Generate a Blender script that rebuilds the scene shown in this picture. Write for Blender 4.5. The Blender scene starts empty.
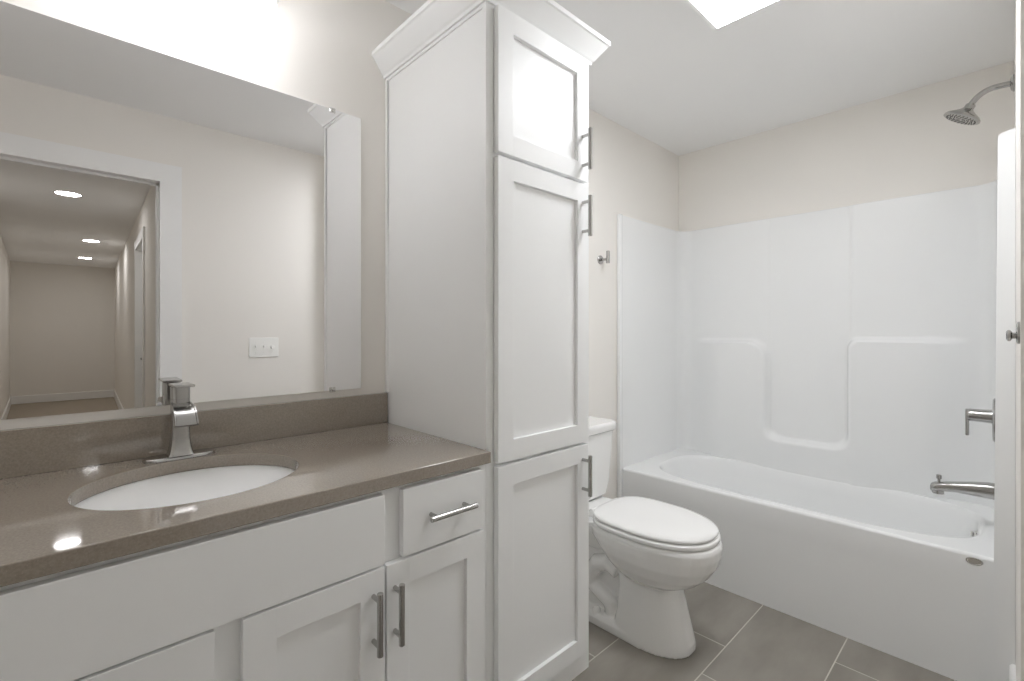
import bpy, bmesh, math, random
from mathutils import Vector, Matrix
random.seed(4)
S = bpy.context.scene
COL = S.collection

# ------------------------------------------------------------------ camera, world, exposure
cam_d = bpy.data.cameras.new('camera')
cam = bpy.data.objects.new('camera', cam_d)
COL.objects.link(cam)
cam.location = (1.4962, 0.0, 1.212)
cam.rotation_euler = (math.pi/2, 0, math.radians(46.496))
cam_d.sensor_fit = 'HORIZONTAL'
cam_d.sensor_width = 36.0
cam_d.lens = 472.18/1024*36.0
cam_d.shift_y = -9.67/1024
cam_d.clip_start = 0.01
S.camera = cam

W = bpy.data.worlds.new('world')
S.world = W
W.use_nodes = True
W.node_tree.nodes['Background'].inputs[0].default_value = (1, 1, 1, 1)
W.node_tree.nodes['Background'].inputs[1].default_value = 0.3

S.view_settings.view_transform = 'Standard'
S.view_settings.look = 'None'
S.view_settings.gamma = 1.0
S.view_settings.use_curve_mapping = False
S.view_settings.exposure = 1.07
S.cycles.max_bounces = 16
S.cycles.diffuse_bounces = 10
S.cycles.glossy_bounces = 8
S.cycles.use_denoising = True
S.cycles.sample_clamp_indirect = 6.0

L_CEIL, L_SHADE, L_BULB, L_HALL = 17.5, 7.8, 16.0, 29.0      # emission of the lamps' diffusers

# ------------------------------------------------------------------ materials
def new_mat(name):
    m = bpy.data.materials.new(name)
    m.use_nodes = True
    return m, m.node_tree, m.node_tree.nodes['Principled BSDF']

def srgb(r, g, b):
    f = lambda c: (c/255/12.92) if c/255 <= 0.04045 else ((c/255+0.055)/1.055)**2.4
    return (f(r), f(g), f(b), 1.0)

def plain(name, col, rough=0.5, metal=0.0, noise=0.0, nscale=40.0, bump=0.0, bscale=200.0, coat=0.0, spec=0.5):
    m, t, b = new_mat(name)
    b.inputs['Roughness'].default_value = rough
    b.inputs['Metallic'].default_value = metal
    b.inputs['Coat Weight'].default_value = coat
    b.inputs['Coat Roughness'].default_value = 0.05
    b.inputs['Specular IOR Level'].default_value = spec
    tc = t.nodes.new('ShaderNodeTexCoord')
    n = t.nodes.new('ShaderNodeTexNoise')
    n.inputs['Scale'].default_value = nscale
    n.inputs['Detail'].default_value = 4
    t.links.new(tc.outputs['Object'], n.inputs['Vector'])
    mx = t.nodes.new('ShaderNodeMix'); mx.data_type = 'RGBA'
    lo = tuple(c*(1-noise) for c in col[:3])+(1,)
    hi = tuple(min(1, c*(1+noise)) for c in col[:3])+(1,)
    mx.inputs[6].default_value = lo; mx.inputs[7].default_value = hi
    t.links.new(n.outputs['Fac'], mx.inputs[0])
    t.links.new(mx.outputs[2], b.inputs['Base Color'])
    if bump:
        n2 = t.nodes.new('ShaderNodeTexNoise')
        n2.inputs['Scale'].default_value = bscale; n2.inputs['Detail'].default_value = 3
        t.links.new(tc.outputs['Object'], n2.inputs['Vector'])
        bp = t.nodes.new('ShaderNodeBump'); bp.inputs['Strength'].default_value = bump
        bp.inputs['Distance'].default_value = 0.002
        t.links.new(n2.outputs['Fac'], bp.inputs['Height'])
        t.links.new(bp.outputs['Normal'], b.inputs['Normal'])
    return m

def emit(name, col, strength):
    m = bpy.data.materials.new(name); m.use_nodes = True
    t = m.node_tree
    t.nodes.remove(t.nodes['Principled BSDF'])
    e = t.nodes.new('ShaderNodeEmission')
    e.inputs[0].default_value = col; e.inputs[1].default_value = strength
    t.links.new(e.outputs[0], t.nodes['Material Output'].inputs[0])
    return m

def brushed(name, col, rough):
    m, t, b = new_mat(name)
    b.inputs['Metallic'].default_value = 1.0
    b.inputs['Base Color'].default_value = col
    tc = t.nodes.new('ShaderNodeTexCoord')
    mp = t.nodes.new('ShaderNodeMapping'); mp.inputs['Scale'].default_value = (900, 900, 60)
    n = t.nodes.new('ShaderNodeTexNoise'); n.inputs['Scale'].default_value = 1.0; n.inputs['Detail'].default_value = 2
    r = t.nodes.new('ShaderNodeMapRange')
    r.inputs['To Min'].default_value = rough*0.8; r.inputs['To Max'].default_value = rough*1.2
    t.links.new(tc.outputs['Object'], mp.inputs['Vector']); t.links.new(mp.outputs[0], n.inputs['Vector'])
    t.links.new(n.outputs['Fac'], r.inputs['Value']); t.links.new(r.outputs[0], b.inputs['Roughness'])
    return m

M_wall = plain('painted_wall', srgb(238, 235, 230), 0.85, noise=0.012, nscale=3, bump=0.12, bscale=260, spec=0.2)
M_ceil = plain('ceiling_paint', srgb(243, 243, 243), 0.9, noise=0.01, nscale=3, bump=0.06, bscale=200, spec=0.2)
M_trim = plain('trim_paint', srgb(240, 240, 239), 0.4, noise=0.01)
M_cab = plain('cabinet_paint', srgb(245, 246, 246), 0.42, noise=0.008, nscale=6)
M_porc = plain('porcelain', srgb(244, 244, 243), 0.12, noise=0.005, coat=0.4)
M_tub = plain('gelcoat', srgb(240, 241, 241), 0.22, noise=0.006, nscale=5, coat=0.2)
M_seat = plain('seat_plastic', srgb(247, 247, 246), 0.2, noise=0.004)
M_nick = brushed('brushed_nickel', (0.47, 0.463, 0.45, 1), 0.21)
M_chrome = brushed('satin_chrome', (0.72, 0.71, 0.69, 1), 0.14)
M_dark = plain('dark_slot', srgb(35, 34, 33), 0.6, noise=0.05)
M_plate = plain('switch_plastic', srgb(245, 245, 242), 0.35, noise=0.004)
M_glassshade = emit('lit_frosted_glass', (0.98, 0.978, 1.0, 1), L_SHADE)
M_bulb = emit('lit_bulb', (0.98, 0.978, 1.0, 1), L_BULB)
M_diffuser = emit('lit_ceiling_diffuser', (0.95, 0.964, 1.0, 1), L_CEIL)
M_canlens = emit('lit_can_lens', (1.0, 0.985, 0.975, 1), L_HALL)
M_carpet = plain('hall_carpet', srgb(176, 166, 152), 0.98, noise=0.22, nscale=160, bump=0.6, bscale=300, spec=0.1)

# mirror silver
M_mirror, _t, _b = new_mat('mirror_silver')
_b.inputs['Metallic'].default_value = 1; _b.inputs['Roughness'].default_value = 0.0
_b.inputs['Base Color'].default_value = (0.95, 0.947, 0.95, 1)

# quartz with fine flecks
def quartz():
    m, t, b = new_mat('taupe_quartz')
    b.inputs['Roughness'].default_value = 0.06
    b.inputs['IOR'].default_value = 1.6
    b.inputs['Coat Weight'].default_value = 0.6
    b.inputs['Coat Roughness'].default_value = 0.03
    tc = t.nodes.new('ShaderNodeTexCoord')
    n = t.nodes.new('ShaderNodeTexNoise'); n.inputs['Scale'].default_value = 260; n.inputs['Detail'].default_value = 3
    v = t.nodes.new('ShaderNodeTexVoronoi'); v.inputs['Scale'].default_value = 170
    t.links.new(tc.outputs['Object'], n.inputs['Vector']); t.links.new(tc.outputs['Object'], v.inputs['Vector'])
    cr = t.nodes.new('ShaderNodeValToRGB')
    cr.color_ramp.elements[0].position = 0.3; cr.color_ramp.elements[0].color = srgb(146, 136, 125)
    cr.color_ramp.elements[1].position = 0.7; cr.color_ramp.elements[1].color = srgb(161, 152, 140)
    t.links.new(n.outputs['Fac'], cr.inputs[0])
    ml = t.nodes.new('ShaderNodeMath'); ml.operation = 'LESS_THAN'; ml.inputs[1].default_value = 0.12
    t.links.new(v.outputs['Distance'], ml.inputs[0])
    m2 = t.nodes.new('ShaderNodeMath'); m2.operation = 'MULTIPLY'; m2.inputs[1].default_value = 0.35
    t.links.new(ml.outputs[0], m2.inputs[0])
    mx = t.nodes.new('ShaderNodeMix'); mx.data_type = 'RGBA'
    t.links.new(m2.outputs[0], mx.inputs[0]); t.links.new(cr.outputs[0], mx.inputs[6])
    mx.inputs[7].default_value = srgb(190, 182, 170)
    t.links.new(mx.outputs[2], b.inputs['Base Color'])
    return m
M_quartz = quartz()

# floor tile: 31 x 61.5 cm planks, third-offset, light grout
def tile():
    m, t, b = new_mat('floor_tile')
    N = t.nodes.new
    def math_(op, a, bb=None, c=None):
        n = N('ShaderNodeMath'); n.operation = op
        for i, x in enumerate((a, bb, c)):
            if x is None: continue
            if isinstance(x, (int, float)): n.inputs[i].default_value = x
            else: t.links.new(x, n.inputs[i])
        return n.outputs[0]
    g = N('ShaderNodeNewGeometry'); sp = N('ShaderNodeSeparateXYZ')
    t.links.new(g.outputs['Position'], sp.inputs[0])
    x, y = sp.outputs[0], sp.outputs[1]
    cx = math_('DIVIDE', math_('SUBTRACT', x, 0.126-3.1), 0.31)
    col = math_('FLOOR', cx); fx = math_('FRACT', cx)
    cy = math_('DIVIDE', math_('ADD', math_('SUBTRACT', y, 2.047-6.15), math_('MULTIPLY', math_('SUBTRACT', col, 10.0), 0.205)), 0.615)
    row = math_('FLOOR', cy); fy = math_('FRACT', cy)
    ex = math_('MULTIPLY', math_('MINIMUM', fx, math_('SUBTRACT', 1.0, fx)), 0.31)
    ey = math_('MULTIPLY', math_('MINIMUM', fy, math_('SUBTRACT', 1.0, fy)), 0.615)
    e = math_('MINIMUM', ex, ey)
    isg = math_('LESS_THAN', e, 0.0021)
    cell = N('ShaderNodeCombineXYZ'); t.links.new(col, cell.inputs[0]); t.links.new(row, cell.inputs[1])
    wn = N('ShaderNodeTexWhiteNoise'); t.links.new(cell.outputs[0], wn.inputs['Vector'])
    mp = N('ShaderNodeMapping'); mp.inputs['Scale'].default_value = (9, 3.2, 1)
    va = N('ShaderNodeVectorMath'); va.operation = 'ADD'
    vs = N('ShaderNodeVectorMath'); vs.operation = 'SCALE'; vs.inputs['Scale'].default_value = 7.0
    t.links.new(wn.outputs['Color'], vs.inputs[0])
    t.links.new(g.outputs['Position'], mp.inputs['Vector'])
    t.links.new(mp.outputs[0], va.inputs[0]); t.links.new(vs.outputs[0], va.inputs[1])
    n = N('ShaderNodeTexNoise'); n.inputs['Scale'].default_value = 1.0; n.inputs['Detail'].default_value = 6
    t.links.new(va.outputs[0], n.inputs['Vector'])
    cr = N('ShaderNodeValToRGB')
    cr.color_ramp.elements[0].position = 0.3; cr.color_ramp.elements[0].color = srgb(134, 129, 121)
    cr.color_ramp.elements[1].position = 0.72; cr.color_ramp.elements[1].color = srgb(158, 153, 145)
    t.links.new(n.outputs['Fac'], cr.inputs[0])
    mx = N('ShaderNodeMix'); mx.data_type = 'RGBA'
    t.links.new(isg, mx.inputs[0]); t.links.new(cr.outputs[0], mx.inputs[6]); mx.inputs[7].default_value = srgb(206, 202, 194)
    t.links.new(mx.outputs[2], b.inputs['Base Color'])
    ro = math_('MULTIPLY_ADD', isg, 0.4, 0.38)
    t.links.new(ro, b.inputs['Roughness'])
    sm = N('ShaderNodeMapRange'); sm.inputs['From Min'].default_value = 0.0012; sm.inputs['From Max'].default_value = 0.0035
    t.links.new(e, sm.inputs['Value'])
    bp = N('ShaderNodeBump'); bp.inputs['Distance'].default_value = 0.001; bp.inputs['Strength'].default_value = 0.6
    t.links.new(sm.outputs[0], bp.inputs['Height']); t.links.new(bp.outputs[0], b.inputs['Normal'])
    return m
M_tile = tile()

# ------------------------------------------------------------------ mesh helpers
class MB:
    def __init__(self): self.bm = bmesh.new()
    def _merge(self, b2):
        me = bpy.data.meshes.new('tmp'); b2.to_mesh(me); b2.free()
        self.bm.from_mesh(me); bpy.data.meshes.remove(me)
        return self
    def box(self, x0, x1, y0, y1, z0, z1, bev=0.0, seg=2, mat=None):
        b = bmesh.new(); bmesh.ops.create_cube(b, size=1.0)
        for v in b.verts:
            v.co = Vector((x0 if v.co.x < 0 else x1, y0 if v.co.y < 0 else y1, z0 if v.co.z < 0 else z1))
        if bev:
            bmesh.ops.bevel(b, geom=b.edges[:], offset=bev, segments=seg, affect='EDGES', profile=0.5)
        if mat is not None: bmesh.ops.transform(b, matrix=mat, verts=b.verts)
        return self._merge(b)
    def loft(self, rings, cap=True, closed=False):
        b = bmesh.new()
        vr = [[b.verts.new(p) for p in r] for r in rings]
        n = len(rings[0])
        prs = list(zip(vr[:-1], vr[1:])) + ([(vr[-1], vr[0])] if closed else [])
        for a, c in prs:
            for i in range(n):
                b.faces.new((a[i], a[(i+1) % n], c[(i+1) % n], c[i]))
        if cap and not closed:
            b.faces.new(vr[0][::-1]); b.faces.new(vr[-1])
        bmesh.ops.recalc_face_normals(b, faces=b.faces)
        return self._merge(b)
    def tube(self, pts, rad, n=20, cap=True):
        pts = [Vector(p) for p in pts]
        rad = rad if isinstance(rad, (list, tuple)) else [rad]*len(pts)
        rings = []; up = None
        for i, p in enumerate(pts):
            d = (pts[min(i+1, len(pts)-1)]-pts[max(i-1, 0)]).normalized()
            if up is None:
                up = Vector((0, 0, 1)) if abs(d.z) < 0.9 else Vector((0, 1, 0))
            s = d.cross(up).normalized(); up = s.cross(d).normalized()
            rings.append([p+(s*math.cos(2*math.pi*k/n)+up*math.sin(2*math.pi*k/n))*rad[i] for k in range(n)])
        return self.loft(rings, cap)
    def lathe(self, prof, origin=(0, 0, 0), axis=(0, 0, 1), n=32, cap=True):
        a = Vector(axis).normalized()
        q = Vector((0, 0, 1)).rotation_difference(a)
        rings = [[Vector(origin)+q @ Vector((r*math.cos(2*math.pi*k/n), r*math.sin(2*math.pi*k/n), h)) for k in range(n)] for r, h in prof]
        return self.loft(rings, cap)
    def prism(self, poly, fn, a0, a1):
        return self.loft([[fn(p, a0) for p in poly], [fn(p, a1) for p in poly]])
    def grid(self, P):
        b = bmesh.new()
        vs = [[b.verts.new(p) for p in row] for row in P]
        for i in range(len(vs)-1):
            for j in range(len(vs[0])-1):
                b.faces.new((vs[i][j], vs[i+1][j], vs[i+1][j+1], vs[i][j+1]))
        return self._merge(b)
    def build(self, name, mat, parent=None, smooth=True, angle=35, label=None, weld=True, bevel=0.0, wn=True):
        if weld: bmesh.ops.remove_doubles(self.bm, verts=self.bm.verts, dist=1e-6)
        me = bpy.data.meshes.new(name)
        if smooth:
            for f in self.bm.faces: f.smooth = True
        self.bm.to_mesh(me); self.bm.free()
        me.materials.append(mat)
        if smooth: me.set_sharp_from_angle(angle=math.radians(angle))
        o = bpy.data.objects.new(name, me); COL.objects.link(o)
        if bevel:
            md = o.modifiers.new('bevel', 'BEVEL'); md.width = bevel; md.segments = 2; md.limit_method = 'ANGLE'; md.angle_limit = math.radians(50)
        if smooth and (wn or bevel):
            w = o.modifiers.new('weighted_normals', 'WEIGHTED_NORMAL'); w.weight = 100; w.keep_sharp = True
        if parent is not None:
            o.parent = parent
            o.matrix_parent_inverse = Matrix.Translation(-root_loc(parent))
        if label: o['label'] = label
        return o

def root_loc(o):
    l = Vector(o.location)
    return l

def thing(name, label, cat, loc, group=None):
    o = bpy.data.objects.new(name, None); COL.objects.link(o)
    o.empty_display_size = 0.05
    o.location = loc; o['label'] = label; o['category'] = cat
    if group: o['group'] = group
    return o
def tag(o, label, cat, group=None):
    o['label'] = label; o['category'] = cat
    if group: o['group'] = group
    return o
def struct(o, label=None):
    o['kind'] = 'structure'
    if label: o['label'] = label
    return o

H = 2.3615           # ceiling height
WX = 1.630           # wall with the doorway
AX = 1.510           # furred wall at the tub
YB = 2.930           # back wall
YF = -0.41           # near wall

# ------------------------------------------------------------------ the room
struct(MB().box(-0.12, WX+0.06, YF-0.12, YB+0.12, -0.06, 0).build('floor', M_tile, smooth=False), 'grey stone-look floor tiles with light grout')
struct(MB().box(-0.12, WX+0.12, YF-0.12, YB+0.12, H, H+0.06).build('ceiling', M_ceil, smooth=False), 'flat pale grey bathroom ceiling')
struct(MB().box(-0.12, 0, YF-0.12, YB+0.12, 0, H).build('wall_left', M_wall, smooth=False), 'cream wall behind mirror and toilet')
struct(MB().box(0, WX+0.12, YB, YB+0.12, 0, H).build('wall_back', M_wall, smooth=False), 'cream wall above the long side of the tub')
struct(MB().box(0, WX+0.12, YF-0.12, YF, 0, H).build('wall_front', M_wall, smooth=False))
DY0, DY1, DZ = -0.318, 0.373, 2.008
JX = 1.25            # where the wall steps in towards the tub
m = MB()
m.box(WX, WX+0.12, DY1+0.012, YB, 0, H)
m.box(WX, WX+0.12, YF, DY0-0.012, 0, H)
m.box(WX, WX+0.12, DY0-0.012, DY1+0.012, DZ+0.012, H)
m.box(AX, WX, JX, YB, 0, H)
struct(m.build('wall_right', M_wall, smooth=False), 'cream wall with the doorway and light switches')

# door casing on the bathroom side, jamb liner and stop
m = MB()
cw = 0.092
pl = [(YF+0.002, 0), (DY0+0.004, 0), (DY0+0.004, DZ-0.004), (DY1-0.004, DZ-0.004), (DY1-0.004, 0), (DY1+cw, 0), (DY1+cw, DZ+cw), (YF+0.002, DZ+cw)]
m.prism(pl, lambda p, a: Vector((a, p[0], p[1])), WX-0.018, WX)
struct(m.build('trim_1', M_trim, smooth=False), 'flat white casing around the doorway')
m = MB()
m.box(WX-0.002, WX+0.122, DY1, DY1+0.012, 0, DZ+0.012)
m.box(WX-0.002, WX+0.122, DY0-0.012, DY0, 0, DZ+0.012)
m.box(WX-0.002, WX+0.122, DY0, DY1, DZ, DZ+0.012)
for s in (0, 1):
    m.box(WX+0.05, WX+0.085, DY1-0.012 if s else DY0, DY1 if s else DY0+0.012, 0, DZ-0.0)
m.box(WX+0.05, WX+0.085, DY0, DY1, DZ-0.012, DZ)
struct(m.build('trim_2', M_trim), 'white door jamb lining with stop')

# baseboards
def bb_prof(t, h): return [(0, 0), (t, 0), (t, h-0.008), (t-0.006, h), (0, h)]
m = MB(); m.prism(bb_prof(0.014, 0.14), lambda p, a: Vector((AX-p[0], a, p[1])), JX, 2.2145)
struct(m.build('baseboard_right', M_trim, smooth=False), 'white baseboard on the wall beside the tub')
m = MB(); m.prism(bb_prof(0.014, 0.14), lambda p, a: Vector((p[0], a, p[1])), 1.256, 2.2145)
struct(m.build('baseboard_left', M_trim, smooth=False))
m = MB(); m.prism(bb_prof(0.014, 0.14), lambda p, a: Vector((WX-p[0], a, p[1])), DY1+cw, JX)
struct(m.build('baseboard_door_wall', M_trim, smooth=False))

# ------------------------------------------------------------------ hall seen in the mirror through the doorway
HX0, HX1 = WX+0.12, 9.85
def ry(x): return 0.462+0.0268*(x-HX0)
def ly(x): return -0.40-0.0300*(x-HX0)
struct(MB().box(WX+0.06, HX1+0.1, -1.2, 1.2, -0.06, -0.004).build('floor_hall', M_carpet, smooth=False), 'beige hall carpet')
struct(MB().box(WX+0.12, HX1+0.1, -1.2, 1.2, H, H+0.06).build('ceiling_hall', M_ceil, smooth=False))
struct(MB().box(HX1, HX1+0.1, -1.2, 1.2, -0.01, H).build('wall_hall_end', M_wall, smooth=False))
def slab(f, sgn, x0, x1, z0, z1, d0, d1):
    # slab lying along the slanted hall wall, from d0 to d1 measured outwards from its face
    P = [(x0, d0), (x1, d0), (x1, d1), (x0, d1)]
    return [[Vector((x, f(x)+sgn*d, z)) for x, d in P] for z in (z0, z1)]
HD0, HD1, HDZ = 3.78, 4.62, 2.035
m = MB()
m.loft(slab(ry, 1, HX0, HD0, -0.01, H, 0, 0.12))
m.loft(slab(ry, 1, HD1, HX1, -0.01, H, 0, 0.12))
m.loft(slab(ry, 1, HD0, HD1, HDZ, H, 0, 0.12))
struct(m.build('wall_hall_right', M_wall, smooth=False))
m = MB(); m.loft(slab(ly, -1, HX0, HX1, -0.01, H, 0, 0.12))
struct(m.build('wall_hall_left', M_wall, smooth=False))
m = MB()
m.loft(slab(ry, 1, HD0-0.085, HD0+0.004, 0, HDZ+0.085, -0.016, 0))
m.loft(slab(ry, 1, HD1-0.004, HD1+0.085, 0, HDZ+0.085, -0.016, 0))
m.loft(slab(ry, 1, HD0, HD1, HDZ-0.004, HDZ+0.085, -0.016, 0))
m.loft(slab(ry, 1, HD0, HD0+0.014, 0, HDZ, 0, 0.12))
m.loft(slab(ry, 1, HD1-0.014, HD1, 0, HDZ, 0, 0.12))
m.loft(slab(ry, 1, HD0, HD1, HDZ-0.014, HDZ, 0, 0.12))
struct(m.build('trim_3', M_trim, smooth=False), 'white casing around the hall door')
m = MB(); m.loft(slab(ry, 1, HD0+0.014, HD1-0.014, 0.008, HDZ-0.014, 0.08, 0.118))
d1 = struct(m.build('door_1', M_trim, smooth=False), 'white hall door seen in the mirror')
hx = HD1-0.08
m = MB()
m.lathe([(0.026, 0), (0.026, 0.008), (0.011, 0.010), (0.011, 0.05)], (hx, ry(hx)+0.08, 0.93), (0, -1, 0), n=20)
m.box(hx-0.11, hx+0.012, ry(hx)+0.022, ry(hx)+0.036, 0.92, 0.94, 0.004)
h = m.build('door_handle', M_nick, d1)
m = MB()
m.prism(bb_prof(0.014, 0.13), lambda p, a: Vector((HX1-p[0], a, p[1])), ly(HX1), ry(HX1))
struct(m.build('baseboard_hall_end', M_trim, smooth=False))
m = MB()
m.loft(slab(ly, -1, HX0, HX1-0.015, 0, 0.13, -0.014, 0))
struct(m.build('baseboard_hall_left', M_trim, smooth=False))
m = MB()
m.loft(slab(ry, 1, HX0, HD0-0.086, 0, 0.13, -0.014, 0)); m.loft(slab(ry, 1, HD1+0.086, HX1-0.015, 0, 0.13, -0.014, 0))
struct(m.build('baseboard_hall_right', M_trim, smooth=False))

for (x, y, lab) in ((3.942, 0.025, 'round recessed hall downlight, nearest the doorway and largest in the mirror'),
                    (6.584, 0.252, 'round recessed hall downlight, middle of the three in the mirror'),
                    (8.536, 0.242, 'round recessed hall downlight, farthest down the hall in the mirror')):
    t = thing('recessed_light', lab, 'ceiling light', (x, y, H), 'recessed hall downlights')
    m = MB(); m.lathe([(0.078, -0.0005), (0.080, -0.006), (0.094, -0.004), (0.096, 0.0)], (x, y, H), n=40, cap=False)
    m.build('trim_ring', M_trim, t)
    m = MB(); m.lathe([(0.001, -0.0050), (0.06, -0.0045), (0.0795, -0.003)], (x, y, H), n=40, cap=True)
    m.build('lens', M_canlens, t)

# ------------------------------------------------------------------ light switch plate on the doorway wall
t = thing('light_switch', 'white three-gang light switch plate on the wall beside the doorway, seen in the mirror', 'light switch', (WX, 0.88, 1.112))
m = MB(); m.box(WX-0.006, WX, 0.797, 0.963, 1.053, 1.171, 0.003)
m.build('plate', M_plate, t)
for k, yy in enumerate((0.834, 0.880)):
    m = MB(); m.box(WX-0.007, WX-0.0055, yy-0.006, yy+0.006, 1.098, 1.126)
    m.box(WX-0.016, WX-0.005, yy-0.004, yy+0.004, 1.112, 1.124, 0.0015)
    m.build('toggle', M_plate, t)
m = MB(); m.lathe([(0.011, 0), (0.010, 0.014), (0.008, 0.016)], (WX-0.005, 0.926, 1.112), (-1, 0, 0), n=24)
m.build('dimmer_knob', M_plate, t)
for yy in (0.834, 0.880, 0.926):
    for zz in (1.082, 1.142):
        m = MB(); m.lathe([(0.003, 0), (0.0026, 0.0012)], (WX-0.006, yy, zz), (-1, 0, 0), n=12)
        m.build('screw', M_plate, t)

# ------------------------------------------------------------------ mirror
MY0, MY1, MZ0, MZ1 = -0.303, 0.7197, 1.0209, 1.9207
t = thing('wall_mirror', 'large frameless mirror on the wall above the backsplash', 'mirror', (0, 0.2085, MZ0))
MB().box(0.0005, 0.006, MY0, MY1, MZ0, MZ1).build('glass', M_mirror, t, smooth=False)
for yy in (0.623, -0.206):
    for zz, s in ((MZ0, 1), (MZ1, -1)):
        m = MB()
        m.box(0.006, 0.0085, yy-0.009, yy+0.009, min(zz, zz+s*0.011), max(zz, zz+s*0.011), 0.001)
        m.box(0.0, 0.0085, yy-0.009, yy+0.009, min(zz, zz-s*0.004), max(zz, zz-s*0.004), 0.0008)
        m.lathe([(0.0045, 0), (0.003, 0.002)], (0.0085, yy, zz+s*0.005), (1, 0, 0), n=14)
        m.build('clip', M_chrome, t, label='small chrome mirror clip')

# ------------------------------------------------------------------ cabinets
FX = 0.5418         # face frame plane
DX = 0.562          # door front plane
def shaker(y0, y1, z0, z1, parent, rail=0.056, name='door'):
    m = MB(); b = 0.0016
    x0 = FX+0.0015
    m.box(x0, DX, y0, y0+rail, z0, z1, b); m.box(x0, DX, y1-rail, y1, z0, z1, b)
    m.box(x0, DX, y0+rail-0.001, y1-rail+0.001, z0, z0+rail, b); m.box(x0, DX, y0+rail-0.001, y1-rail+0.001, z1-rail, z1, b)
    m.box(x0+0.002, DX-0.011, y0+rail-0.002, y1-rail+0.002, z0+rail-0.002, z1-rail+0.002)
    return m.build(name, M_cab, parent)
def slabfront(y0, y1, z0, z1, parent, name):
    return MB().box(FX+0.0015, DX, y0, y1, z0, z1, 0.002).build(name, M_cab, parent)
def pull(y, z, L, parent, horiz=False):
    m = MB(); xo = DX+0.030; r = 0.0067
    if horiz:
        m.lathe([(r-0.001, -L/2), (r, -L/2+0.001), (r, L/2-0.001), (r-0.001, L/2)], (xo, y, z), (0, 1, 0), n=20)
        for s in (-1, 1): m.lathe([(0.005, 0), (0.005, 0.030)], (DX-0.0005, y+s*L*0.36, z), (1, 0, 0), n=14)
    else:
        m.lathe([(r-0.001, -L/2), (r, -L/2+0.001), (r, L/2-0.001), (r-0.001, L/2)], (xo, y, z), (0, 0, 1), n=20)
        for s in (-1, 1): m.lathe([(0.005, 0), (0.005, 0.030)], (DX-0.0005, y, z+s*L*0.36), (1, 0, 0), n=14)
    return m.build('handle', M_nick, parent, label='brushed nickel bar handle')

ZC = 0.8967; ZS = ZC-0.030
van = thing('vanity_cabinet', 'wide white shaker vanity cabinet under the taupe countertop', 'vanity', (0.27, 0.2085, 0))
m = MB()
m.box(0.002, FX, YF+0.012, 0.8106, 0.115, ZS-0.0005, 0.001)
m.build('carcass', M_cab, van)
MB().box(0.002, FX-0.075, YF+0.012, 0.8106, 0.0, 0.115).build('toe_kick', M_cab, van)
slabfront(-0.089, 0.506, 0.704, 0.8555, van, 'false_front')
for y0, y1, yh in ((0.551, 0.784, 0.696-0.0), (-0.367, -0.134, -0.2505)):
    d = slabfront(y0, y1, 0.704, 0.8555, van, 'drawer')
    pull((y0+y1)/2+(0.005 if y0 > 0 else -0.005), 0.782, 0.134, d, True)
VB = 0.125
for y0, y1, hy in ((0.511, 0.787, 0.530), (0.230, 0.506, 0.479), (-0.089, 0.187, -0.064), (-0.370, -0.094, -0.119)):
    d = shaker(y0, y1, VB, 0.699, van)
    pull(hy, 0.598, 0.132, d)

tow = thing('linen_cabinet', 'tall white linen cabinet with three shaker doors and crown, between vanity and toilet', 'cabinet', (0.27, 1.0324, 0))
TY0, TY1, TZ = 0.8108, 1.254, 2.092
m = MB()
m.box(0.002, FX, TY0+0.004, TY1, 0.105, TZ+0.004)
m.build('carcass', M_cab, tow, smooth=False)
m = MB()     # scribe strips that frame the exposed side panel
m.box(FX-0.016, FX, TY0, TY0+0.0045, ZC, TZ-0.0, 0.0012); m.box(FX-0.016, FX, TY0, TY0+0.0045, 0.105, ZC-0.03)
m.box(0.001, 0.016, TY0, TY0+0.0045, 0.9985, TZ, 0.0012)
m.box(0.016, FX-0.016, TY0, TY0+0.0045, TZ-0.016, TZ, 0.0012)
m.build('side_trim', M_cab, tow)
MB().box(0.002, FX-0.07, TY0+0.004, TY1, 0.0, 0.105).build('toe_kick', M_cab, tow, smooth=False)
# crown: swept profile round three sides
prof = [(0.0, 2.086), (0.006, 2.086), (0.008, 2.094), (0.013, 2.099), (0.046, 2.146), (0.051, 2.149), (0.051, 2.163), (0.0, 2.163)]
def crown_ring(p):
    o, z = p
    return [Vector((0.001, TY0-o, z)), Vector((FX+o, TY0-o, z)), Vector((FX+o, TY1+o, z)), Vector((0.001, TY1+o, z))]
R = [crown_ring(p) for p in prof]
m = MB(); b = bmesh.new()
vs = [[b.verts.new(p) for p in r] for r in R]
for i in range(len(vs)):
    a, c = vs[i], vs[(i+1) % len(vs)]
    for j in range(3): b.faces.new((a[j], a[j+1], c[j+1], c[j]))
b.faces.new([r[0] for r in vs]); b.faces.new([r[3] for r in vs][::-1])
bmesh.ops.recalc_face_normals(b, faces=b.faces); m._merge(b)
m.box(0.002, FX, TY0, TY1, 2.150, 2.161)
m.build('crown_molding', M_cab, tow, smooth=False)
for z0, z1, hz in ((1.690, 2.080, 1.783), (0.858, 1.679, 1.573), (0.179, 0.8485, 0.757)):
    d = shaker(0.837, 1.228, z0, z1, tow, 0.057)
    pull(1.196, hz, 0.128, d)

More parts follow.
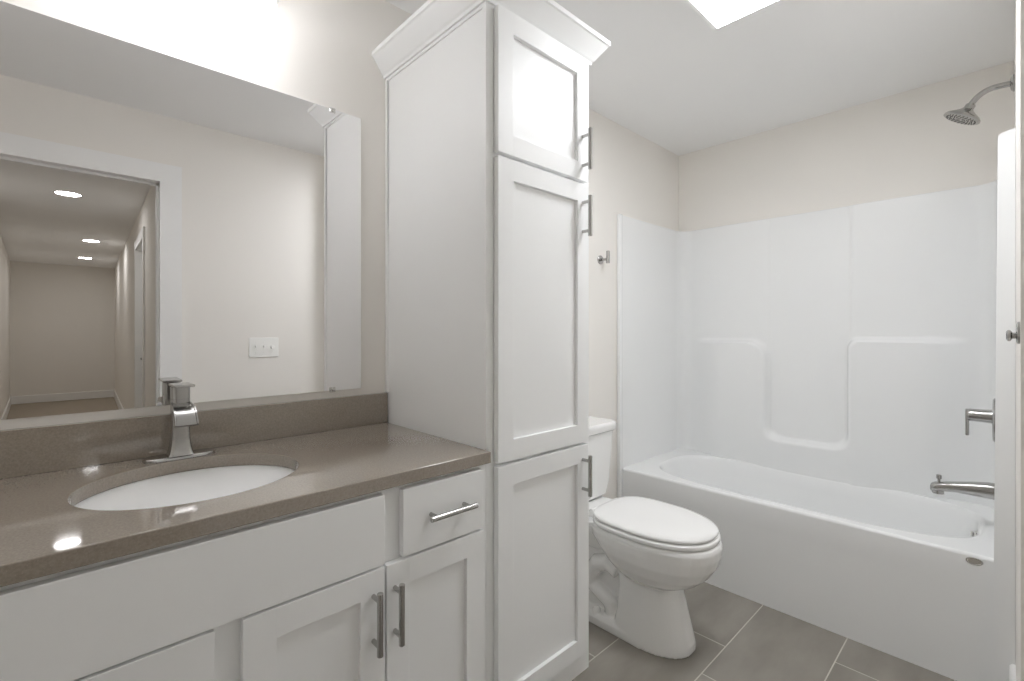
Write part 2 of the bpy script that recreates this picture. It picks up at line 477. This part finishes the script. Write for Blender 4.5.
# ------------------------------------------------------------------ countertop with sink opening, backsplash, sink, faucet
SX, SY, SA, SB = 0.285, 0.2085, 0.180, 0.203
CX0, CX1, CY0, CY1 = 0.0005, 0.5632, YF+0.0005, 0.8105
angs = sorted(set([2*math.pi*k/96 for k in range(96)] + [math.atan2(y-SY, x-SX) % (2*math.pi) for x in (CX0, CX1) for y in (CY0, CY1)]))
def rect_pt(a):
    c, s = math.cos(a), math.sin(a); best = 1e9
    for lim, comp, o in ((CX1, c, SX), (CX0, c, SX), (CY1, s, SY), (CY0, s, SY)):
        if abs(comp) > 1e-9:
            k = (lim-o)/comp
            if 0 < k < best: best = k
    return SX+c*best, SY+s*best
def ell(a, g=0.0):
    # ellipse point in direction a
    c, s = math.cos(a), math.sin(a); k = 1/math.sqrt((c/(SA+g))**2+(s/(SB+g))**2)
    return SX+c*k, SY+s*k
ringO = [rect_pt(a) for a in angs]
m = MB()
rb = 0.002
def rr(pts, z): return [Vector((x, y, z)) for x, y in pts]
m.loft([rr(ringO, ZS), rr(ringO, ZC), rr([ell(a, rb) for a in angs], ZC), rr([ell(a, 0.0006) for a in angs], ZC-0.0006), rr([ell(a) for a in angs], ZC-rb), rr([ell(a) for a in angs], ZS)], closed=True)
tag(m.build('countertop', M_quartz, bevel=0.0022), 'taupe quartz countertop with an oval sink cutout on the vanity', 'countertop')
tag(MB().box(0.0005, 0.0205, CY0, CY1, ZC+0.0003, ZC+0.1016, 0.0012).build('backsplash', M_quartz), 'long taupe quartz backsplash strip below the mirror', 'backsplash')

sk = thing('sink', 'white oval undermount sink bowl in the taupe countertop', 'sink', (SX, SY, 0.74))
prof = [(1.10, ZS-0.001), (1.02, ZS-0.001), (1.00, ZS-0.006), (0.985, ZS-0.03), (0.94, ZS-0.07), (0.84, ZS-0.105), (0.66, ZS-0.128), (0.42, ZS-0.139), (0.12, ZS-0.143)]
outer = [(0.12, ZS-0.152), (0.45, ZS-0.149), (0.70, ZS-0.138), (0.89, ZS-0.112), (0.99, ZS-0.074), (1.03, ZS-0.03), (1.04, ZS-0.012), (1.10, ZS-0.012)]
nn = 72
def er(s, z): return [Vector((SX+SA*s*math.cos(2*math.pi*k/nn), SY+SB*s*math.sin(2*math.pi*k/nn), z)) for k in range(nn)]
m = MB(); m.loft([er(s, z) for s, z in prof+outer], closed=True)
m.build('bowl', M_porc, sk, angle=60, wn=False)
m = MB(); m.lathe([(0.005, -0.012), (0.020, -0.008), (0.024, -0.001), (0.022, 0.002), (0.016, 0.0015), (0.014, -0.001), (0.002, -0.0015)], (SX, SY, ZS-0.142), n=32)
m.build('drain', M_chrome, sk, label='round chrome drain')

FXc, FYc = 0.072, 0.2105
fa = thing('faucet', 'brushed nickel single-handle waterfall faucet behind the oval sink', 'faucet', (FXc, FYc, ZC))
def stadium(hx, hy, z, n=16, cx=FXc, cy=FYc):
    pts = []
    for k in range(n+1):
        a = -math.pi/2+math.pi*k/n
        pts.append(Vector((cx-hx*math.sin(a) if False else cx+hx*math.sin(a), cy+(hy-hx)+hx*math.cos(a), z)))
    for k in range(n+1):
        a = math.pi/2+math.pi*k/n
        pts.append(Vector((cx+hx*math.sin(a), cy-(hy-hx)+hx*math.cos(a), z)))
    return pts
m = MB(); m.loft([stadium(0.0265, 0.075, ZC+0.0003), stadium(0.0265, 0.075, ZC+0.006), stadium(0.024, 0.0725, ZC+0.0085)])
m.build('base_plate', M_nick, fa)
def rrect(hx, hy, r, z, cx, cy, n=6):
    pts = []
    for sx, sy, a0 in ((1, 1, 0), (-1, 1, 90), (-1, -1, 180), (1, -1, 270)):
        for k in range(n+1):
            a = math.radians(a0+90*k/n)
            pts.append(Vector((cx+sx*(hx-r)+r*math.cos(a), cy+sy*(hy-r)+r*math.sin(a), z)))
    return pts
m = MB()
rings = []
for z, hx, hy in ((0.0085, 0.0265, 0.0275), (0.016, 0.0235, 0.0245), (0.030, 0.0205, 0.0215), (0.050, 0.019, 0.0197), (0.080, 0.0185, 0.0192), (0.146, 0.0185, 0.0192)):
    rings.append(rrect(hx, hy, 0.009, ZC+z, FXc, FYc))
m.loft(rings)
m.loft([rrect(0.0172, 0.018, 0.009, ZC+0.1455, FXc, FYc), rrect(0.0172, 0.018, 0.009, ZC+0.148, FXc, FYc)])
m.loft([rrect(0.0185, 0.0192, 0.009, ZC+0.1475, FXc, FYc), rrect(0.0185, 0.0192, 0.009, ZC+0.176, FXc, FYc)])
m.build('body', M_nick, fa)
# waterfall spout: wide flat lip curving forward and down
m = MB(); path = []
for k in range(13):
    s = k/12
    x = FXc+0.010+0.080*s
    z = ZC+0.130-0.004*s-0.034*max(0, (s-0.45)/0.55)**2.0
    path.append((x, z, 0.0200+0.0035*s))
rings = []
for i, (x, z, hw) in enumerate(path):
    a = path[max(i-1, 0)]; c = path[min(i+1, 12)]
    d = Vector((c[0]-a[0], 0, c[1]-a[1])).normalized(); nrm = Vector((-d.z, 0, d.x))
    th = 0.0085-0.004*(i/12)
    sec = []
    for (u, v) in ((-hw, -th), (hw, -th), (hw, th), (hw-0.003, th), (hw-0.004, th-0.002), (-hw+0.004, th-0.002), (-hw+0.003, th), (-hw, th)):
        sec.append(Vector((x, FYc+u, z))+nrm*v)
    rings.append(sec)
m.loft(rings)
m.build('spout', M_nick, fa, angle=40)
# flat paddle lever tilted up to the rear
m = MB()
mt = Matrix.Translation((FXc+0.010, FYc, ZC+0.1815)) @ Matrix.Rotation(math.radians(-1), 4, 'Y')
m.box(-0.031, 0.052, -0.0215, 0.0215, -0.003, 0.003, 0.002, mat=mt)
m.box(-0.022, 0.004, -0.013, 0.013, -0.010, -0.002, 0.002, mat=mt)
m.build('handle', M_nick, fa)

# ------------------------------------------------------------------ vanity light above the mirror
vl = thing('vanity_light', 'vanity wall light with lit frosted glass shades above the mirror', 'wall light', (0, 0.2085, 2.20))
m = MB(); m.box(0.0005, 0.022, -0.03, 0.447, 2.175, 2.235, 0.004)
m.build('back_plate', M_nick, vl)
for yy in (0.052, 0.2085, 0.365):
    m = MB(); m.tube([(0.020, yy, 2.205), (0.09, yy, 2.212), (0.140, yy, 2.204), (0.161, yy, 2.185), (0.165, yy, 2.156)], 0.008, 14)
    m.lathe([(0.022, 0.03), (0.026, 0.0), (0.024, -0.006)], (0.165, yy, 2.130), n=24)
    m.build('arm', M_nick, vl)
    m = MB(); m.lathe([(0.004, -0.004), (0.024, -0.004), (0.030, -0.015), (0.034, -0.045), (0.038, -0.079), (0.040, -0.081), (0.042, -0.079), (0.038, -0.044), (0.034, -0.012), (0.027, 0.001), (0.004, 0.001)], (0.165, yy, 2.128), n=36)
    m.build('glass_shade', M_glassshade, vl)
    m = MB(); m.lathe([(0.010, -0.005), (0.012, -0.02), (0.026, -0.040), (0.030, -0.055), (0.026, -0.068), (0.012, -0.074), (0.002, -0.075)], (0.165, yy, 2.128), n=28)
    m.build('bulb', M_bulb, vl)

# ------------------------------------------------------------------ ceiling light
cl = thing('ceiling_light', 'flush rectangular ceiling light with glowing white panel', 'ceiling light', (0.98, 1.607, H))
x0, x1, y0, y1 = 0.745, 1.215, 1.467, 1.747
m = MB()
for a in ((x0, x1, y0, y0+0.017), (x0, x1, y1-0.017, y1), (x0, x0+0.017, y0+0.017, y1-0.017), (x1-0.017, x1, y0+0.017, y1-0.017)):
    m.box(a[0], a[1], a[2], a[3], H-0.044, H-0.0005, 0.002)
m.build('frame', M_trim, cl)
m = MB(); m.box(x0+0.0165, x1-0.0165, y0+0.0165, y1-0.0165, H-0.0455, H-0.025, 0.002)
m.build('diffuser', M_diffuser, cl)

# ------------------------------------------------------------------ toilet
TC = 1.712
wc = thing('toilet', 'white two-piece toilet with closed lid between linen cabinet and tub', 'toilet', (0.35, TC, 0))
def egg(xb, xf, hw, z, n=40, e=2.25, cfrac=0.45, sb=2.6):
    xc = xb+(xf-xb)*cfrac; pts = []
    for k in range(n):
        a = 2*math.pi*k/n; c, s = math.cos(a), math.sin(a)
        ex = e if c > 0 else sb
        rx = (xf-xc) if c > 0 else (xc-xb)
        pts.append(Vector((xc+rx*math.copysign(abs(c)**(2/ex), c), TC+hw*math.copysign(abs(s)**(2/ex), s), z)))
    return pts
m = MB()
# bowl
m.loft([egg(0.43, 0.590, 0.060, 0.225), egg(0.40, 0.650, 0.108, 0.240), egg(0.37, 0.698, 0.138, 0.266), egg(0.335, 0.735, 0.160, 0.300), egg(0.298, 0.762, 0.175, 0.342), egg(0.265, 0.774, 0.182, 0.382), egg(0.255, 0.776, 0.184, 0.412), egg(0.26, 0.770, 0.178, 0.428)])
# front column
m.loft([egg(0.385, 0.680, 0.126, 0.0, cfrac=0.35, sb=5), egg(0.385, 0.678, 0.124, 0.02, cfrac=0.35, sb=5), egg(0.395, 0.660, 0.113, 0.09, cfrac=0.38, sb=5), egg(0.40, 0.634, 0.101, 0.19, cfrac=0.4, sb=5), egg(0.39, 0.614, 0.096, 0.28, cfrac=0.4, sb=4)])
# rear core and foot
m.loft([egg(0.10, 0.45, 0.070, 0.0, sb=4), egg(0.10, 0.45, 0.064, 0.15, sb=4), egg(0.09, 0.45, 0.066, 0.30, sb=4), egg(0.06, 0.45, 0.10, 0.40, sb=4)])
m.loft([egg(0.09, 0.678, 0.126, 0.0, sb=6, cfrac=0.55), egg(0.09, 0.678, 0.125, 0.030, sb=6, cfrac=0.55), egg(0.10, 0.66, 0.112, 0.046, sb=6, cfrac=0.55)])
# rear deck carrying the tank
m.loft([egg(0.10, 0.36, 0.100, 0.300, sb=5, e=4), egg(0.06, 0.36, 0.120, 0.345, sb=5, e=4), egg(0.025, 0.36, 0.145, 0.398, sb=6, e=5), egg(0.025, 0.36, 0.150, 0.425, sb=6, e=5)])
# trapway relief on both flanks
for s in (-1, 1):
    m.tube([(0.40, TC+s*0.072, 0.235), (0.35, TC+s*0.074, 0.255), (0.30, TC+s*0.076, 0.235), (0.265, TC+s*0.076, 0.19), (0.27, TC+s*0.074, 0.14), (0.315, TC+s*0.072, 0.115), (0.36, TC+s*0.07, 0.09), (0.37, TC+s*0.07, 0.04)], [0.036, 0.036, 0.036, 0.034, 0.032, 0.032, 0.032, 0.03], 16)
bowl = m.build('bowl', M_porc, wc, weld=False, wn=False)
rm = bowl.modifiers.new('remesh', 'REMESH'); rm.mode = 'VOXEL'; rm.voxel_size = 0.0042; rm.use_smooth_shade = True
sm = bowl.modifiers.new('smooth', 'SMOOTH'); sm.factor = 0.5; sm.iterations = 5
for s in (-1, 1):
    m = MB(); m.lathe([(0.016, -0.01), (0.016, 0.010), (0.012, 0.018), (0.004, 0.021)], (0.312, TC+s*0.103, 0.046), n=20)
    m.build('bolt_cap', M_seat, wc)
# tank and tank lid
def tankring(x0, x1, hw, z, r=0.03): return rrect((x1-x0)/2, hw, r, z, (x0+x1)/2, TC, n=6)
m = MB()
m.loft([tankring(0.035, 0.165, 0.150, 0.4262), tankring(0.027, 0.178, 0.178, 0.444), tankring(0.022, 0.184, 0.190, 0.50), tankring(0.018, 0.196, 0.203, 0.738)])
m.build('tank', M_porc, wc, angle=50)
m = MB()
m.loft([tankring(0.016, 0.200, 0.207, 0.7385), tankring(0.010, 0.208, 0.216, 0.746), tankring(0.010, 0.209, 0.217, 0.769), tankring(0.014, 0.205, 0.213, 0.779), tankring(0.022, 0.196, 0.204, 0.783)])
m.build('tank_lid', M_porc, wc, angle=50)
m = MB(); m.lathe([(0.014, 0), (0.014, 0.006), (0.007, 0.008), (0.007, 0.018)], (0.193, TC-0.15, 0.665), (1, 0, 0), n=18)
m.box(0.206, 0.216, TC-0.16, TC-0.085, 0.656, 0.672, 0.004)
m.build('flush_lever', M_chrome, wc)
# seat and lid
def sl(xb, xf, hw, z): return egg(xb, xf, hw, z, n=64, e=2.2, cfrac=0.45, sb=3.2)
m = MB(); m.loft([sl(0.315, 0.750, 0.160, 0.4275), sl(0.310, 0.757, 0.165, 0.4320), sl(0.293, 0.762, 0.181, 0.4325), sl(0.290, 0.766, 0.184, 0.435), sl(0.290, 0.767, 0.185, 0.445), sl(0.294, 0.763, 0.181, 0.4495), sl(0.310, 0.756, 0.165, 0.4500)])
m.build('seat', M_seat, wc, angle=60)
m = MB(); m.loft([sl(0.312, 0.736, 0.159, 0.4502), sl(0.306, 0.742, 0.164, 0.4548), sl(0.292, 0.757, 0.177, 0.4552), sl(0.289, 0.760, 0.180, 0.458), sl(0.289, 0.760, 0.180, 0.464), sl(0.294, 0.755, 0.175, 0.4695), sl(0.312, 0.737, 0.158, 0.4735), sl(0.36, 0.70, 0.115, 0.4765), sl(0.42, 0.62, 0.05, 0.4775)])
m.build('lid', M_seat, wc, angle=60)
for s in (-1, 1):
    m = MB(); m.lathe([(0.012, -0.022), (0.012, 0.022)], (0.279, TC+s*0.075, 0.447), (0, 1, 0), n=18)
    m.box(0.262, 0.292, TC+s*0.075-0.02, TC+s*0.075+0.02, 0.425, 0.447, 0.004)
    m.build('hinge', M_seat, wc)

# ------------------------------------------------------------------ tub and surround
TF = 2.2428; ZR = 0.452
tb = thing('bathtub', 'white one-piece bathtub and shower surround filling the alcove', 'bathtub', (0.762, 2.58, 0))
BX, BY = 0.770, 2.592
def smoothstep(a, b, x):
    t = min(1, max(0, (x-a)/(b-a))); return t*t*(3-2*t)
def sup(ax, ay, n_, z, cx=BX, cy=BY, N=128, axl=None):
    pts = []
    for k in range(N):
        a = 2*math.pi*k/N; c, s = math.cos(a), math.sin(a)
        axx = ax if c > 0 else (axl or ax)
        pts.append(Vector((cx+axx*math.copysign(abs(c)**(2/n_), c), cy+ay*math.copysign(abs(s)**(2/n_), s), z)))
    return pts
TX0, TX1, TYB = 0.018, 1.500, 2.925
op = sup(0.648, 0.293, 3.4, ZR)
def rect_from(p):
    dx, dy = p.x-BX, p.y-BY; best = 1e9
    for lim, comp, o in ((TX1, dx, BX), (TX0, dx, BX), (TYB, dy, BY), (TF+0.012, dy, BY)):
        if abs(comp) > 1e-9:
            k = (lim-o)/comp
            if k > 0: best = min(best, k)
    return Vector((BX+dx*best, BY+dy*best, ZR))
rim = [rect_from(p) for p in op]
for cxy in ((TX0, TF+0.012), (TX1, TF+0.012), (TX0, TYB), (TX1, TYB)):   # snap nearest ring point to each corner
    i = min(range(len(rim)), key=lambda k: (rim[k].x-cxy[0])**2+(rim[k].y-cxy[1])**2)
    rim[i] = Vector((cxy[0], cxy[1], ZR))
rings = [rim, sup(0.666, 0.304, 3.4, ZR), sup(0.662, 0.302, 3.4, ZR), sup(0.656, 0.297, 3.4, ZR-0.001), sup(0.650, 0.291, 3.4, ZR-0.006), sup(0.643, 0.284, 3.4, ZR-0.022),
         sup(0.632, 0.272, 3.3, ZR-0.08, axl=0.618), sup(0.616, 0.258, 3.2, ZR-0.18, axl=0.580), sup(0.598, 0.240, 3.0, ZR-0.28, axl=0.53), sup(0.57, 0.218, 2.9, ZR-0.335, axl=0.50), sup(0.52, 0.19, 2.8, ZR-0.358, axl=0.45), sup(0.2, 0.08, 2.4, ZR-0.366)]
m = MB()
b = bmesh.new()
vr = [[b.verts.new(p) for p in r] for r in rings]
for a, c in zip(vr[:-1], vr[1:]):
    for i in range(128): b.faces.new((a[i], a[(i+1) % 128], c[(i+1) % 128], c[i]))
b.faces.new(vr[-1]); bmesh.ops.recalc_face_normals(b, faces=b.faces)
m._merge(b)
# apron: rounded nose, then slightly recessed long panel
ap = [(TF+0.012, ZR)]
for k in range(1, 8):
    a = math.pi/2*k/8; ap.append((TF+0.012-0.012*math.sin(a), ZR-0.012+0.012*math.cos(a)))
ap += [(TF, ZR-0.012), (TF+0.0005, 0.36), (TF+0.002, 0.34), (TF+0.003, 0.32), (TF+0.002, 0.06), (TF, 0.0)]
P = []
for j in range(61):
    x = TX0-0.0+(TX1-TX0)*j/60
    P.append([Vector((x, y, z)) for y, z in ap])
m.grid(P)
m.build('tub', M_tub, tb, angle=50, wn=False, weld=False)

# surround: one continuous U-shaped shell with moulded ledges on the long wall
YP = 2.912; XL, XR = 0.030, 1.462
path = []
for k in range(24): path.append((0.022+(XL-0.022)*k/24, TF+(2.842-TF)*k/24, 'w'))
for k in range(13):
    a = math.pi/2*k/12; path.append((XL+0.07-0.07*math.cos(a), YP-0.07+0.07*math.sin(a), 'c'))
nb = 200
for k in range(1, nb): path.append((XL+0.07+(XR-XL-0.14)*k/nb, YP, 'b'))
for k in range(13):
    a = math.pi/2*k/12; path.append((XR-0.07+0.07*math.sin(a), YP-0.07+0.07*math.cos(a), 'c'))
for k in range(1, 25): path.append((XR+(1.470-XR)*k/24, 2.842+(TF-2.842)*k/24, 'w'))
def sd_box(x, z, cx, cz, hx, hz, r):
    qx, qz = abs(x-cx)-hx+r, abs(z-cz)-hz+r
    return math.hypot(max(qx, 0), max(qz, 0))+min(max(qx, qz), 0)-r
def smin(a, c, k):
    h_ = max(k-abs(a-c), 0)/k; return min(a, c)-h_*h_*k*0.25
def relief(x, z):
    dl = sd_box(x, z, -0.45, 0.078, 1.0, 1.075, 0.10)
    dr = sd_box(x, z, 1.93, 0.085, 1.0, 1.085, 0.05)
    db = z-0.612
    d = smin(smin(dl, db, 0.075), dr if dr < 9 else 9, 0.02)
    d = min(d, smin(dr, db, 0.085))
    low = (1-smoothstep(-0.015, 0.015, d))*(0.72+0.28*smoothstep(0.45, 0.63, z))
    up = 0.004*(1-smoothstep(0.548, 0.560, x)) + 0.008*smoothstep(0.930, 0.952, x)
    fade = smoothstep(0.095, 0.30, x)*(1-smoothstep(1.20, 1.396, x))
    return (max(low*0.046, up*(1-low)+low*0.046))*fade + 0.0
Z1 = 1.8515
P = []
nz = 200
for (x, y, kind) in path:
    col = []
    for j in range(nz+1):
        z = ZR-0.020+(Z1-ZR+0.020)*j/nz
        off = relief(x, z) if kind == 'b' else 0.0
        if kind == 'b': col.append(Vector((x, y-off, z)))
        else: col.append(Vector((x, y, z)))
    # rolled top edge back to the wall
    dxy = {'b': (0, 0.016), 'w': (-0.02 if x < 0.7 else 0.04, 0), 'c': (-0.02 if x < 0.7 else 0.04, 0.014)}[kind]
    col[-1].z -= 0.001
    col.append(Vector((x+dxy[0]*0.15, col[-1].y+dxy[1]*0.15, Z1)))
    tx = min(max(x+dxy[0], 0.0015), 1.508)
    col.append(Vector((tx, min(y+dxy[1], 2.9285), Z1)))
    P.append(col)
m = MB(); m.grid(P)
# front flanges, floor to top
def flange(x0_, x1_, ycut):
    m.box(x0_, x1_, 2.2153, TF+0.004, 0.0, Z1+0.006, 0.006, 3)
flange(0.0015, 0.0228, 0)
# right flange with a rounded top corner
pol = [(1.5095, 0.0), (1.5095, Z1+0.012), (1.494, Z1+0.010)]
for k in range(0, 9):
    a = math.pi/2*k/8; pol.append((1.485-0.015*math.sin(a), Z1-0.009+0.015*math.cos(a)))
pol.append((1.458, 0.0))
m.loft([[Vector((x, y, z)) for x, z in pol] for y in (2.2153, TF+0.004)])
m.build('surround', M_tub, tb, angle=40, wn=False)
m = MB(); m.lathe([(0.032, 0), (0.032, 0.004), (0.028, 0.009), (0.006, 0.010)], (1.4085, 2.565, 0.404), (-1, 0, 0.10), n=30)
m.box(1.391, 1.401, 2.559, 2.571, 0.402, 0.431, 0.003)
m.build('overflow_plate', M_chrome, tb, label='round chrome overflow plate with lever')
m = MB()
R = []
for dy, s in ((0.0, 1.0), (-0.002, 0.96), (-0.0022, 0.80), (-0.0012, 0.74), (-0.0012, 0.1)):
    R.append([Vector((1.414+0.022*s*math.cos(2*math.pi*k/36), TF+dy, 0.4295-0.0+0.0125*s*math.sin(2*math.pi*k/36))) for k in range(36)])
m.loft(R); m.build('oval_badge', M_chrome, tb, label='small oval metal badge on the apron')

# ------------------------------------------------------------------ shower and tub fittings
PY = 2.57
sh = thing('wall_shower', 'brushed nickel shower head on a bent arm high on the right wall', 'shower head', (AX, PY, 2.137))
m = MB(); m.lathe([(0.031, 0.0003), (0.031, 0.004), (0.024, 0.010), (0.012, 0.013)], (AX, PY, 2.137), (-1, 0, 0), n=32)
m.build('flange', M_nick, sh)
m = MB()
arm = [(AX-0.006, PY, 2.137)]
for k in range(17):
    a = math.radians(58)*k/16; r_ = 0.075
    arm.append((1.462-r_*math.sin(a), PY, 2.139-r_*(1-math.cos(a))))
l = arm[-1]; arm.append((l[0]-0.012*math.cos(math.radians(58)), PY, l[2]-0.012*math.sin(math.radians(58))))
m.tube(arm, 0.0105, 18); m.build('arm', M_nick, sh)
ax_ = Vector((-0.51, 0, -0.86)).normalized(); o = Vector(arm[-1])
m = MB(); m.lathe([(0.013, -0.004), (0.016, 0.0), (0.016, 0.012), (0.020, 0.018), (0.034, 0.028), (0.052, 0.039), (0.0595, 0.047), (0.0605, 0.053), (0.057, 0.055), (0.010, 0.056)], o, ax_, n=40)
m.build('head', M_nick, sh)
m = MB()
q = Vector((0, 0, 1)).rotation_difference(ax_)
for ring, cnt in ((0.012, 6), (0.024, 12), (0.036, 18), (0.047, 24)):
    for k in range(cnt):
        a = 2*math.pi*k/cnt
        m.lathe([(0.002, 0), (0.0013, 0.003)], o+q @ Vector((ring*math.cos(a), ring*math.sin(a), 0.0553)), ax_, n=6)
m.build('nozzles', M_dark, sh)

WXS = 1.4595
va = thing('shower_valve', 'brushed nickel shower valve with round plate and lever above the tub spout', 'shower valve', (WXS, PY, 0.872))
m = MB(); m.lathe([(0.083, 0.0), (0.083, 0.003), (0.078, 0.007), (0.03, 0.009)], (WXS, PY, 0.872), (-1, 0, 0), n=48)
m.build('plate', M_nick, va)
m = MB(); m.lathe([(0.027, 0.007), (0.025, 0.03), (0.024, 0.070), (0.021, 0.076)], (WXS, PY, 0.884), (-1, 0, 0), n=32)
m.build('hub', M_nick, va)
m = MB(); m.box(WXS-0.083, WXS-0.072, PY-0.011, PY+0.011, 0.803, 0.906, 0.0035)
m.build('lever', M_nick, va)

sp = thing('tub_spout', 'brushed nickel tub spout with diverter knob at the right end of the tub', 'tub spout', (WXS, PY, 0.60))
m = MB(); R = []
for s, zc_, hz, hy in ((0, 0.600, 0.030, 0.029), (0.02, 0.600, 0.030, 0.029), (0.06, 0.597, 0.0265, 0.0265), (0.11, 0.592, 0.0205, 0.0235), (0.150, 0.585, 0.019, 0.023), (0.172, 0.580, 0.019, 0.022), (0.182, 0.577, 0.016, 0.019), (0.186, 0.575, 0.011, 0.013)):
    R.append([Vector((WXS-s, PY+hy*math.copysign(abs(math.cos(2*math.pi*k/32))**0.75, math.cos(2*math.pi*k/32)), zc_+hz*math.copysign(abs(math.sin(2*math.pi*k/32))**0.75, math.sin(2*math.pi*k/32)))) for k in range(32)])
m.loft(R); m.lathe([(0.019, 0.0), (0.019, 0.018), (0.016, 0.019)], (WXS-0.163, PY, 0.573), (0, 0, -1), n=24)
m.build('body', M_nick, sp, angle=50)
m = MB(); m.lathe([(0.0045, 0), (0.0045, 0.014), (0.0085, 0.016), (0.0085, 0.030), (0.006, 0.032)], (WXS-0.160, PY, 0.598), n=18)
m.build('diverter_knob', M_nick, sp)

# ------------------------------------------------------------------ hooks
rh = thing('robe_hook', 'brushed nickel robe hook with upright bar on the wall between linen cabinet and tub', 'hook', (0, 2.065, 1.588), )
m = MB(); m.lathe([(0.024, 0.0003), (0.024, 0.004), (0.021, 0.007), (0.004, 0.008)], (0, 2.065, 1.588), (1, 0, 0), n=28)
m.build('rosette', M_nick, rh)
m = MB(); m.lathe([(0.0065, 0.006), (0.0065, 0.045)], (0, 2.065, 1.588), (1, 0, 0), n=16)
m.lathe([(0.0085, -0.031), (0.0095, -0.030), (0.0095, 0.033), (0.0085, 0.034)], (0.050, 2.065, 1.596), (0, 0, 1), n=20)
m.build('hook_bar', M_nick, rh)
rk = thing('wall_hook', 'small brushed nickel knob hook on the wall at the right edge', 'hook', (AX, 1.30, 1.208))
m = MB(); m.lathe([(0.021, 0.0003), (0.021, 0.003), (0.018, 0.005), (0.003, 0.006)], (AX, 1.30, 1.208), (-1, 0, 0), n=28)
m.build('rosette', M_nick, rk)
m = MB(); m.lathe([(0.006, 0.004), (0.006, 0.010), (0.0105, 0.0125), (0.011, 0.016), (0.007, 0.0185)], (AX, 1.30, 1.203), (-1, 0, 0), n=24)
m.build('knob', M_nick, rk)
